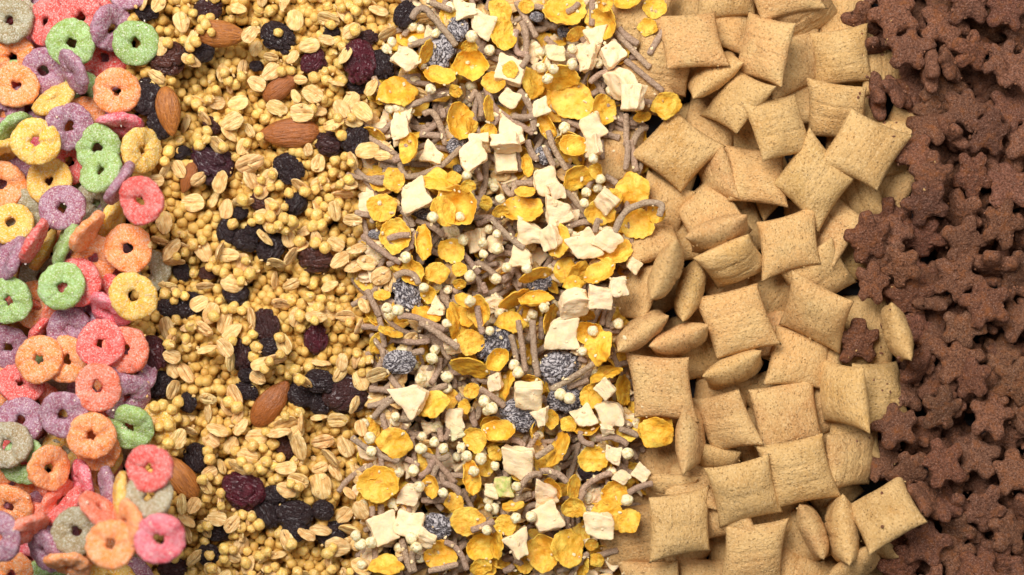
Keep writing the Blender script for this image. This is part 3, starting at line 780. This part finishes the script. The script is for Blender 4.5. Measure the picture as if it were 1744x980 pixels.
def puffs(lst):
    for x, y in lst:
        put('puffed_grain', random.choice(PUFFS), x, y, random.uniform(0, 360), random.uniform(0, 60), 0, 0, random.uniform(.8, 1.16), jit(PUFFC, .13), q=.55, guard=.6)
puffs([p for p in cl[:half - 30] if p not in FIX])
for i, v in enumerate(oat_list): oat(*v, i)
puffs([p for p in cl[half - 30:] if p not in FIX]); puffs(fixed)

# ------------------------------------------------------------------ 5. muesli
STICKS = dict(M1="""250,110;300,50;360,80|350,80;450,190;510,270|340,10;480,60|870,10;930,120;990,220|900,130;930,220;920,320|870,180;870,300;940,320|1320,0;1320,150|1170,70;1240,20*|220,640;340,590;470,550|230,270;340,240;400,200|690,520;740,640;850,720;970,790|890,540;960,660;970,780|650,560;620,700;660,800|590,600;630,540|320,680;390,690;450,860|850,690;980,690|300,800;420,810|1460,190;1580,320;1660,400|1480,170;1590,260|1520,360;1640,460;1740,540*|1520,680;1520,860|1310,490;1370,440;1480,410|1560,860;1600,780;1650,760|1660,320;1740,180|1060,780;1090,860*|1390,800;1480,820|640,560;660,690|430,650;440,700|900,400;940,330*""",
M2="""260,110;310,200;480,150;610,40|230,110;300,70;300,20|740,110;740,250;690,390|690,160;720,220|1110,0;1150,80;1200,160*|980,0;1010,80;1040,100|1080,40;1130,140|1390,0;1400,100|1540,0;1530,160*|1560,0;1590,170|1470,510;1530,400;1640,350;1730,360;1720,420*|1180,270;1250,340;1320,430|1200,480;1280,460;1400,450|1360,510;1380,440*|360,450;440,480;510,530|280,390;340,480|780,440;880,540;960,600*|700,470;770,430|60,530;150,610;270,680*|200,550;320,530*|620,640;710,740|700,680;820,770|760,670;830,630;920,640|850,250;890,300;910,240|920,240;1010,240|1020,340;1100,330|980,300;980,350|240,760;320,740;370,800*|830,790;890,750|330,130;430,130|1420,200;1480,240""",
M3="""80,50;150,190|260,200;350,200;510,270*|380,230;450,270;590,370*|220,320;330,340;430,330|340,400;400,390|700,140;730,290*|930,220;950,350;970,500*|1010,220;1020,400;1040,530*|890,300;920,440|1120,600;1230,540;1350,460*|1210,590;1320,550|720,600;850,700|500,90;550,150|570,40;590,50|430,620;530,580|100,600;190,610;280,630|440,570;480,500;490,430|670,710;690,810|1180,70;1300,60|1400,240;1430,130|1440,250;1460,150|1460,260;1480,230|260,770;340,770|980,330;1000,290|1060,200;1060,320|730,10;750,60|1500,780;1560,810|1270,430;1310,440|590,640;610,660|700,540;760,560""",
M4="""0,50;130,140;260,180|300,170;370,210|400,140;480,170;540,150|450,160;520,240;570,300|380,270;430,230;450,180|410,320;450,270;470,210|510,310;570,330;600,370|390,400;520,400|490,0;500,70|520,60;540,0|280,620;330,800|340,690;350,800|520,640;590,680;640,790*|430,800;590,760*|670,570;730,550;790,520*|930,360;990,270;1060,260*|910,410;1000,370|1060,240;1140,250;1200,300*|1030,160;1120,100*|980,130;1040,30|890,60;960,100|1280,20;1290,70;1350,90*|1370,60;1460,50;1540,90|1270,370;1350,290;1450,250|1550,360;1680,310*|1150,800;1240,760;1320,700|960,500;990,440;1040,430|1500,0;1600,40|1590,170;1560,110|850,800;900,770|1300,350;1270,420|1170,170;1210,110|110,440;110,490|160,430;160,480""")
FLK = dict(M1="""775 70 170 140 60 w|790 215 190 135 -80 w|1160 90 270 140 -5 c|1425 120 200 85 90 c|1545 15 190 80 -10 c|1690 50 150 120 0 w|1650 165 120 110 0 w|600 395 215 180 10 b|165 550 250 160 -5 w|325 310 160 60 -60 f|415 470 200 80 5 c|1205 600 280 230 15 f|1370 650 190 120 80 c|740 490 150 130 0 w|960 490 200 120 80 w|1130 450 220 130 -10 w|510 720 230 115 90 c|510 540 90 60 30 f|700 650 160 50 85 f|710 780 100 100 0 w|1050 760 170 130 60 u|1190 830 180 90 10 w|1620 700 110 50 -15 f|1220 200 130 70 -35 f|1710 640 90 80 0 w|930 40 100 80 0 w|600 750 100 60 80 w|590 270 100 60 0 w|1385 10 120 80 90 c""",
M2="""235 220 150 130 80 w|165 375 175 165 0 f|475 230 190 100 20 w|600 380 250 205 60 b|505 395 180 110 75 f|245 535 200 180 80 c|400 570 200 180 85 u|560 620 160 150 30 w|475 740 150 150 0 w|340 740 150 120 50 c|955 410 250 110 5 c|1255 200 180 110 -20 w|1240 50 170 120 10 b|980 140 130 110 80 u|570 210 90 60 20 f|345 50 170 55 95 c|750 350 90 70 90 w|830 390 100 60 0 w|1570 280 210 160 80 w|1600 470 190 150 10 w|1700 400 120 100 80 c|1390 400 180 130 10 w|1470 640 220 110 -8 c|1160 560 190 120 80 f|1190 720 150 140 -60 w|1260 750 180 100 -55 f|1400 750 200 110 -30 c|1020 745 190 60 -20 f|600 720 90 80 0 f|650 250 90 60 0 w|970 290 120 50 5 f|1375 170 90 60 85 c|1470 320 110 80 80 w|600 800 80 50 0 f""",
M3="""410 190 170 70 30 f|430 70 110 80 80 w|585 220 210 110 85 w|655 170 170 100 80 f|660 340 160 150 0 f|730 160 180 90 72 c|810 440 150 130 -50 b|660 470 230 90 20 f|890 230 180 110 10 w|900 90 200 60 -33 f|1030 110 200 120 -12 u|1100 210 180 60 -72 f|1240 10 120 80 0 w|1325 285 168 160 0 b|1390 370 200 120 -75 w|1310 180 100 60 0 w|1420 520 200 70 -25 w|1340 640 150 130 -60 w|1510 610 180 70 82 f|1020 570 160 80 25 f|865 570 190 80 -80 w|670 610 100 100 -30 w|460 690 180 120 -30 w|780 790 130 90 0 c|165 80 100 50 0 f|1120 770 110 80 70 c|1210 800 100 80 30 w|1690 810 200 165 -25 w|210 290 150 40 10 f|630 700 90 60 80 f|630 110 120 60 20 f""",
M4="""240 80 210 170 20 w|150 310 240 200 0 w|830 50 190 120 0 b|690 60 150 110 60 w|800 140 100 90 60 w|670 270 200 180 80 u|570 420 120 100 70 w|650 520 200 160 -10 f|720 660 180 150 -5 c|820 650 170 60 85 f|860 540 130 120 0 f|500 710 190 180 0 w|190 770 200 110 10 w|720 770 130 90 0 w|1160 120 220 80 -70 f|1350 170 170 130 0 w|1460 360 160 135 0 c|1430 480 200 160 70 f|1550 520 150 110 -50 w|1080 690 210 150 85 c|1200 670 220 150 72 f|1130 340 150 80 65 c|1235 330 140 60 85 f|1240 440 140 100 10 w|900 440 130 50 0 f|1340 650 80 80 0 w|1370 740 90 80 40 w|460 320 130 70 75 c|930 270 90 50 30 f""")
FRU = dict(M1="""670 150 165 150 30|220 350 150 160 40|835 420 200 180 20|830 590 130 120 30|1340 220 130 110 80|1440 320 160 140 60|1290 350 180 120 85|1100 320 130 125 5|1010 640 120 110 80|1500 500 200 100 72|1565 580 180 110 95|1320 760 170 130 60|840 800 180 130 10|650 850 150 60 0|570 60 160 130 0|180 760 150 120 80""",
M2="""350 310 190 150 75|670 80 170 165 -35|860 120 150 140 0|1085 230 170 130 70|1160 400 170 120 0|1420 340 140 80 50|1000 520 190 130 10|1110 540 150 90 80|1300 590 190 165 -20|1430 550 150 130 30|700 560 150 80 80|800 580 110 80 80|950 650 140 120 20|1580 700 90 90 40|450 80 150 130 30|860 10 180 60 0|1350 30 130 70 80|1150 280 100 80 70""",
M3="""1175 290 210 150 98|1240 120 180 70 -15|1390 90 160 130 10|1490 30 120 90 80|335 650 190 150 -35|985 640 190 120 10|1060 760 120 80 80|800 560 110 70 85|1300 760 140 110 -20|1450 740 160 130 70|1420 600 120 80 50|570 770 130 110 85|480 150 100 80 30|560 370 100 50 -20""",
M4="""930 190 210 140 12|320 370 130 110 10|180 560 200 160 75|320 540 180 150 10|1090 370 150 80 5|1090 500 190 150 -20|930 650 180 160 70|1380 540 190 170 10|1460 150 110 110 20|1510 270 90 80 30|1620 250 110 100 40|410 620 120 60 30|590 20 90 80 0|780 350 100 100 10|1430 10 90 50 0""")
GREENISH = {('M1', 7), ('M4', 12)}
DUST = dict(M1="415 315 210 150 -65|525 170 140 90 70|990 100 80 70 0|1150 190 70 50 0|540 850 120 60 0", M2="590 30 120 80 0|400 390 110 90 -35|125 525 70 60 0|1070 80 100 80 80|1060 790 110 80 0|590 155 50 40 0",
            M3="305 70 190 140 75|790 345 210 140 -58|265 450 180 120 -10|1160 480 200 150 -15|1190 660 190 150 10|950 740 220 150 -10|1040 20 110 70 0", M4="465 550 175 115 5|1330 240 130 60 10")
WP = dict(M1="1020,405|1090,410|1055,470|360,530|605,220|710,300|1155,760|1200,380|390,200|1200,290|100,290|130,250",
M2="640,195|795,260|830,325|605,425|450,430|1310,290|1300,350|620,555|730,570|765,495|810,525|735,635|660,760|865,710|975,715|805,775|1390,215|810,605|1350,100|300,655",
M3="400,35|535,45|525,235|255,160|465,380|195,150|770,275|1010,180|1075,145|1350,275|1290,390|905,465|930,510|1165,630|1215,655|740,670|755,725|530,535|385,545|240,755|780,710|1490,235|445,430|660,110",
M4="390,45|460,75|510,110|610,105|585,160|640,155|720,170|800,210|680,240|340,235|375,325|385,115|510,360|915,500|1000,495|755,570|330,615|360,665|105,640|45,650|1545,140|795,450|1540,400|920,325|100,55|105,130|20,600|765,445")

def sticks(top):
    for k, txt in STICKS.items():
        for n_, v in enumerate(txt.split('|')):
            t_ = v.endswith('*')
            if t_ != top: continue
            pts = []
            for p in v.rstrip('*').split(';'):
                X, Y = map(float, p.split(',')); x, y, s = conv(k, X, Y); pts.append((x, y))
            ln = sum(math.dist(pts[i], pts[i + 1]) for i in range(len(pts) - 1))
            m_, V_, c_ = stick_mesh(pts, random.uniform(5.0, 5.9), random.uniform(0, 90))
            put('bran_stick', (m_, V_), *c_, 0, 0, random.uniform(-4, 4), 0, 1, jit(BRC, .14), q=.88 if top else .8, cap=106 if top else 86, curved=len(pts) > 2, long=ln > 45, top=top)
for k, txt in DUST.items():
    for i, v in enumerate(txt.split('|')):
        X, Y, L, W, a = map(float, v.split()); x, y, s = conv(k, X, Y)
        if k == 'M4' and i == 1: put('raisin', RAISINS[2], x, y, a, 0, 0, 0, L / s / 47, RAISC['B'], q=.8, tint='B', size=39)
        else: put('floured_raisin', DUSTY[i % 4], x, y, a, 8, 0, 0, L / s / 45, (1, 1, 1), q=.8, cap=84, size=L / s)
sticks(False)
NM = dict(w='wavy', c='cup', f='flat', b='bowl', u='curl')
for k, txt in FLK.items():
    for i, v in enumerate(txt.split('|')):
        p = v.split(); X, Y, L, W, a = map(float, p[:5]); x, y, s = conv(k, X, Y); L /= s; W /= s
        true = max(W, .76 * L); t = math.degrees(math.acos(min(1, W / true)))
        kind = NM[p[5]]
        if t > 45 and kind == 'cup': t -= 12
        put('corn_flake', FLAKES[kind][i % 4], x, y, a, t * (1 if i % 2 else -1), random.uniform(-10, 10), 0, L / 49, jit(FLC, .12), q=.82, cap=94, form=kind if t < 40 else 'edge', size=L)
for k, txt in FRU.items():
    for i, v in enumerate(txt.split('|')):
        X, Y, L, W, a = map(float, v.split()); x, y, s = conv(k, X, Y); L /= s; W /= s
        g = (k, i) in GREENISH
        true = max(W, .72 * L); t = math.degrees(math.acos(min(1, W / true)))
        put('dried_fruit_chunk', FRUITS[(i * 3 + len(k)) % 8], x, y, a, t + random.uniform(-10, 10), random.uniform(-10, 10), 180 * (i % 2), L / 51, jit((.78, .72, .42) if g else FRC, .05), q=.82, cap=100, size=L, green=g)
# a strip with green rind
me_s = fruit_mesh(41)
x, y, s = conv('M4', 850, 330); put('dried_fruit_chunk', me_s, x, y, 75, 10, 0, 0, .82, (.52, .56, .16), q=.8, size=38, green=True)
sticks(True)
for k, txt in WP.items():
    for i, v in enumerate(txt.split('|')):
        X, Y = map(float, v.split(',')); x, y, s = conv(k, X, Y)
        put('pale_puff', WPUFFS[i % 5], x, y, random.uniform(0, 360), random.uniform(0, 70), 0, 0, random.uniform(.74, 1.02), jit(WPC, .06), q=.8)
x, y, s = conv('M1', 835, 415)
put('corn_flake', FLAKES['flat'][1], x, y, 80, 10, 0, 0, .62, jit(FLC), q=.8, form='flat', size=28)

for L in (1, 2, 3):
    do_rings(L); do_pillows(L); do_chocs(L)
# the loose flakes lying over the biscuits' border
for x, y, a, s_, kd in ((1136, 180, -10, 1.05, 'wavy'), (1118, 738, 20, 1.25, 'wavy')):
    put('corn_flake', FLAKES[kd][2], x, y, a, 12, 0, 0, s_, jit(FLC), q=.85, form='wavy', size=50)
# loose crumbs and flour specks lying on the pieces
def crumbs(name, n, xa, xb, size, matname, col, label, cond):
    V, F = ICO[2]; VV, FF, off = [], [], 0
    for _ in range(n):
        y = random.uniform(-10, 990); x = random.uniform(xa, xb)
        if not cond(x, y) or kept(x, y): continue
        W = V * (np.array([random.uniform(.6, 1.5), random.uniform(.5, 1), random.uniform(.35, .7)]) * size * random.uniform(.5, 1.3)) * (1 + rng.uniform(-.25, .25, (len(V), 1)))
        A = np.array(pose(random.uniform(0, 360), random.uniform(-25, 25))); W = W @ A.T
        z = rest(W, x, y, .5, commit=False, guard=.5); k = (DIST + ZREF - z) / DIST
        VV.append(W + np.array([(x - 872) * k, -(y - 490) * k, z])); FF += [tuple(off + v for v in f) for f in F]; off += len(V)
    me_ = bpy.data.meshes.new(name); me_.from_pydata(np.concatenate(VV).tolist(), [], FF); me_.materials.append(MAT[matname])
    o_ = bpy.data.objects.new(name, me_); C.objects.link(o_); o_.scale = (S,) * 3; o_.color = (*col, 1)
    o_['kind'] = 'stuff'; o_['category'] = 'crumbs'; o_['label'] = label
crumbs('oat_crumbs', 480, 600, 1130, 2.8, 'oat', (.86, .70, .48), 'pale oat crumbs scattered over the muesli', lambda x, y: B2(y) - 20 < x < B3(y) + 30)
crumbs('grain_crumbs', 420, 230, 700, 3.2, 'oat', OATC, 'small golden crumbs scattered over the granola', lambda x, y: B1(y) < x < B2(y))
crumbs('sugar_crumbs', 160, 0, 300, 1.6, 'fruit', (.93, .80, .72), 'pale sugar crumbs on the frosted rings', lambda x, y: x < B1(y) + 10)
crumbs('biscuit_crumbs', 160, 1050, 1600, 1.8, 'pillow', PIC, 'tan biscuit crumbs scattered over the pillows', lambda x, y: B3(y) < x < B4(y) + 60)
crumbs('chocolate_crumbs', 420, 1440, 1760, 2.4, 'choc', (.40, .18, .10), 'brown chocolate crumbs scattered over the stars', lambda x, y: x > B4(y) - 40)
zone_level()

# ------------------------------------------------------------------ names of the pieces in words
ORD = ['topmost', 'second', 'third', 'fourth', 'fifth', 'sixth', 'seventh', 'eighth', 'ninth', 'tenth', 'eleventh', 'twelfth', 'thirteenth', 'fourteenth', 'fifteenth', 'sixteenth', 'seventeenth', 'eighteenth', 'nineteenth', 'twentieth']
def ranked(items, phrase):
    """phrase(where, item) -> label; items sorted down the photo"""
    items.sort(key=lambda d: d['y'])
    n = len(items)
    for i, d in enumerate(items):
        if n == 1: wh = 'the only'
        elif i == 0: wh = 'topmost of the'
        elif i == n - 1: wh = 'lowest of the'
        elif i < 20: wh = ORD[i] + ' from top of the'
        else: wh = ORD[n - 1 - i] + ' from bottom of the'
        d['o']['label'] = phrase(wh)
def bucket(lst, key):
    out = {}
    for d in lst: out.setdefault(key(d), []).append(d)
    return out
CAT = dict(frosted_ring='cereal ring', pillow_biscuit='pillow biscuit', chocolate_biscuit='chocolate biscuit', corn_flake='cornflake', oat_flake='oat flake', puffed_grain='puffed grain',
           pale_puff='puffed grain', raisin='raisin', dried_cranberry='cranberry', almond='almond', dried_fruit_chunk='dried fruit', bran_stick='bran stick', floured_raisin='raisin')
GRP = dict(frosted_ring='frosted cereal rings', pillow_biscuit='pillow shaped wheat biscuits', chocolate_biscuit='chocolate star biscuits', corn_flake='cornflakes in the muesli', puffed_grain='golden puffed grains in the granola',
           pale_puff='pale puffed grains in the muesli', raisin='raisins in the granola', dried_cranberry='dried cranberries in the granola', almond='almonds in the granola', dried_fruit_chunk='dried fruit pieces in the muesli',
           bran_stick='bran sticks in the muesli', floured_raisin='floury raisins in the muesli')
by = bucket(ALL, lambda d: d['name'])
for d in ALL:
    o = d['o']; o['category'] = CAT[d['name']]
    o['group'] = GRP[d['name']] if d['name'] != 'oat_flake' else 'oat flakes in the ' + d['band']
vis = lambda n: [d for d in by[n] if not d.get('buried')]
bur = lambda n: [d for d in by[n] if d.get('buried')]
def bury(n, lab, g):
    for d in bur(n): d['o']['label'] = lab; d['o']['group'] = g
bury('frosted_ring', 'frosted cereal ring mostly hidden under other rings', 'half buried cereal rings')
bury('pillow_biscuit', 'tan pillow biscuit mostly hidden under other biscuits', 'half buried pillow biscuits')
bury('chocolate_biscuit', 'chocolate star biscuit mostly hidden under other stars', 'half buried chocolate biscuits')
bury('corn_flake', 'yellow cornflake mostly hidden deep in the muesli', 'half buried cornflakes')
bury('dried_fruit_chunk', 'small cream fruit piece mostly hidden deep in the muesli', 'half buried dried fruit')
bury('bran_stick', 'brown bran stick mostly hidden deep in the muesli', 'half buried bran sticks')
bury('pale_puff', 'pale puffed grain mostly hidden deep in the muesli', 'half buried pale puffs')
bury('oat_flake', 'toasted oat flake mostly hidden deep in the muesli', 'oat flakes deep in the muesli')
RN = dict(G='green', O='orange', R='red', K='pink', P='purple', Y='yellow', E='greyish green', S='salmon red')
PN = dict(flat='lying flat', tilted='leaning', edge='standing on edge')
for (c, p), L in bucket(vis('frosted_ring'), lambda d: (d['colour'], d['pose'])).items():
    ranked(L, lambda wh, c=c, p=p: '%s frosted ring %s, %s ones so placed' % (RN[c], PN[p], wh))
def third(x, a, b, names): return names[min(2, max(0, int(3 * (x - a) / (b - a))))]
for (col, p), L in bucket(vis('pillow_biscuit'), lambda d: (third(d['x'], 1060, 1540, ['beside the muesli', 'in mid band', 'beside the chocolate']), d['pose'])).items():
    ranked(L, lambda wh, c=col, p=p: 'tan pillow biscuit %s %s, %s ones there' % (PN[p], c, wh))
for (col, p), L in bucket(vis('chocolate_biscuit'), lambda d: (third(d['x'], 1450, 1744, ['beside the biscuits', 'in mid band', "at the photo's edge"]), d['pose'])).items():
    ranked(L, lambda wh, c=col, p=p: 'chocolate star %s %s, %s ones there' % (PN[p], c, wh))
FN = dict(flat='smooth flat', wavy='wavy blistered', cup='shallow cupped', bowl='deep bowl shaped', curl='tightly curled', edge='edge-on')
for (col, p), L in bucket(vis('corn_flake'), lambda d: (third(d['x'], 625, 1110, ['beside the granola', 'in mid muesli', 'beside the pillow biscuits']), d['form'])).items():
    ranked(L, lambda wh, c=col, p=p: '%s cornflake %s, %s ones there' % (FN[p], c, wh))
for (col, g), L in bucket(vis('dried_fruit_chunk'), lambda d: (third(d['x'], 625, 1110, ['beside the granola', 'in mid muesli', 'beside the pillow biscuits']), d['green'])).items():
    ranked(L, lambda wh, c=col, g=g: '%s dried fruit piece %s, %s ones there' % ('greenish' if g else 'creamy white', c, wh))
for (col,), L in bucket(vis('floured_raisin'), lambda d: ('large' if d['size'] > 42 else 'small',)).items():
    ranked(L, lambda wh, c=col: '%s grey flour-dusted wrinkled raisin, %s %s ones' % (c, wh, c))
TN = dict(P='brownish purple', M='reddish brown', B='black', V='deep violet', C='dark wine red')
for (tn, half_), L in bucket(vis('raisin'), lambda d: (d['tint'], 'beside the cereal rings' if d['x'] < 400 else ('in the muesli' if d['x'] > 900 else 'nearer the muesli'))).items():
    ranked(L, lambda wh, t=tn, h=half_: '%s wrinkled raisin %s, %s ones there' % (TN[t], h, wh))  # black ones include the blobs added as gap shade, worded like raisins
for d, lab in zip(sorted(vis('dried_cranberry'), key=lambda d: d['y']), ['small dark red cranberry wedge above a half hidden almond', 'long folded dark red cranberry between two black raisins', 'rounded dark red cranberry alone among golden grains', 'large crumpled purple red cranberry above a row of black raisins']):
    d['o']['label'] = lab
AL = ['brown almond with a clump of golden grains on one end', 'upright orange brown almond between a black raisin and grains', 'almond half covered by grains and oats near the cranberry wedge', 'long whole brown almond lying level beside two dark raisins',
      'small almond end showing beside the large violet raisin', 'glossy brown almond leaning beside the dark raisin cluster', 'orange brown almond touching the salmon and red rings']
for d in vis('almond'): d['o']['label'] = AL[d['which']]
for d in vis('oat_flake'): d['o']['label'] = 'toasted cream oat flake with a centre crease among golden grains'
for d in vis('puffed_grain'): d['o']['label'] = 'small round golden puffed grain on top of the granola'
for d in vis('pale_puff'): d['o']['label'] = 'round whitish puffed grain lying on top of the muesli'
for (cv, lg), L in bucket(vis('bran_stick'), lambda d: (d['curved'], d['long'])).items():
    if cv and lg:
        for (hf, tp), L2 in bucket(L, lambda d: (third(d['x'], 625, 1110, ['beside the granola', 'in mid muesli', 'beside the pillow biscuits']), d['top'])).items():
            ranked(L2, lambda wh, h=hf, t=tp: 'long curved bran stick %s %s, %s ones' % ('on top' if t else 'partly covered', h, wh))
    else:
        for d in L: d['o']['label'] = ('short bent' if cv else 'long straight' if lg else 'short straight') + ' brown bran stick among the muesli flakes'; d['o']['group'] = d['o']['group'] + (' bent' if cv else ' long' if lg else ' short')
print('COUNTS', {k: len(v) for k, v in by.items()}, 'bed', len(mass_pos))
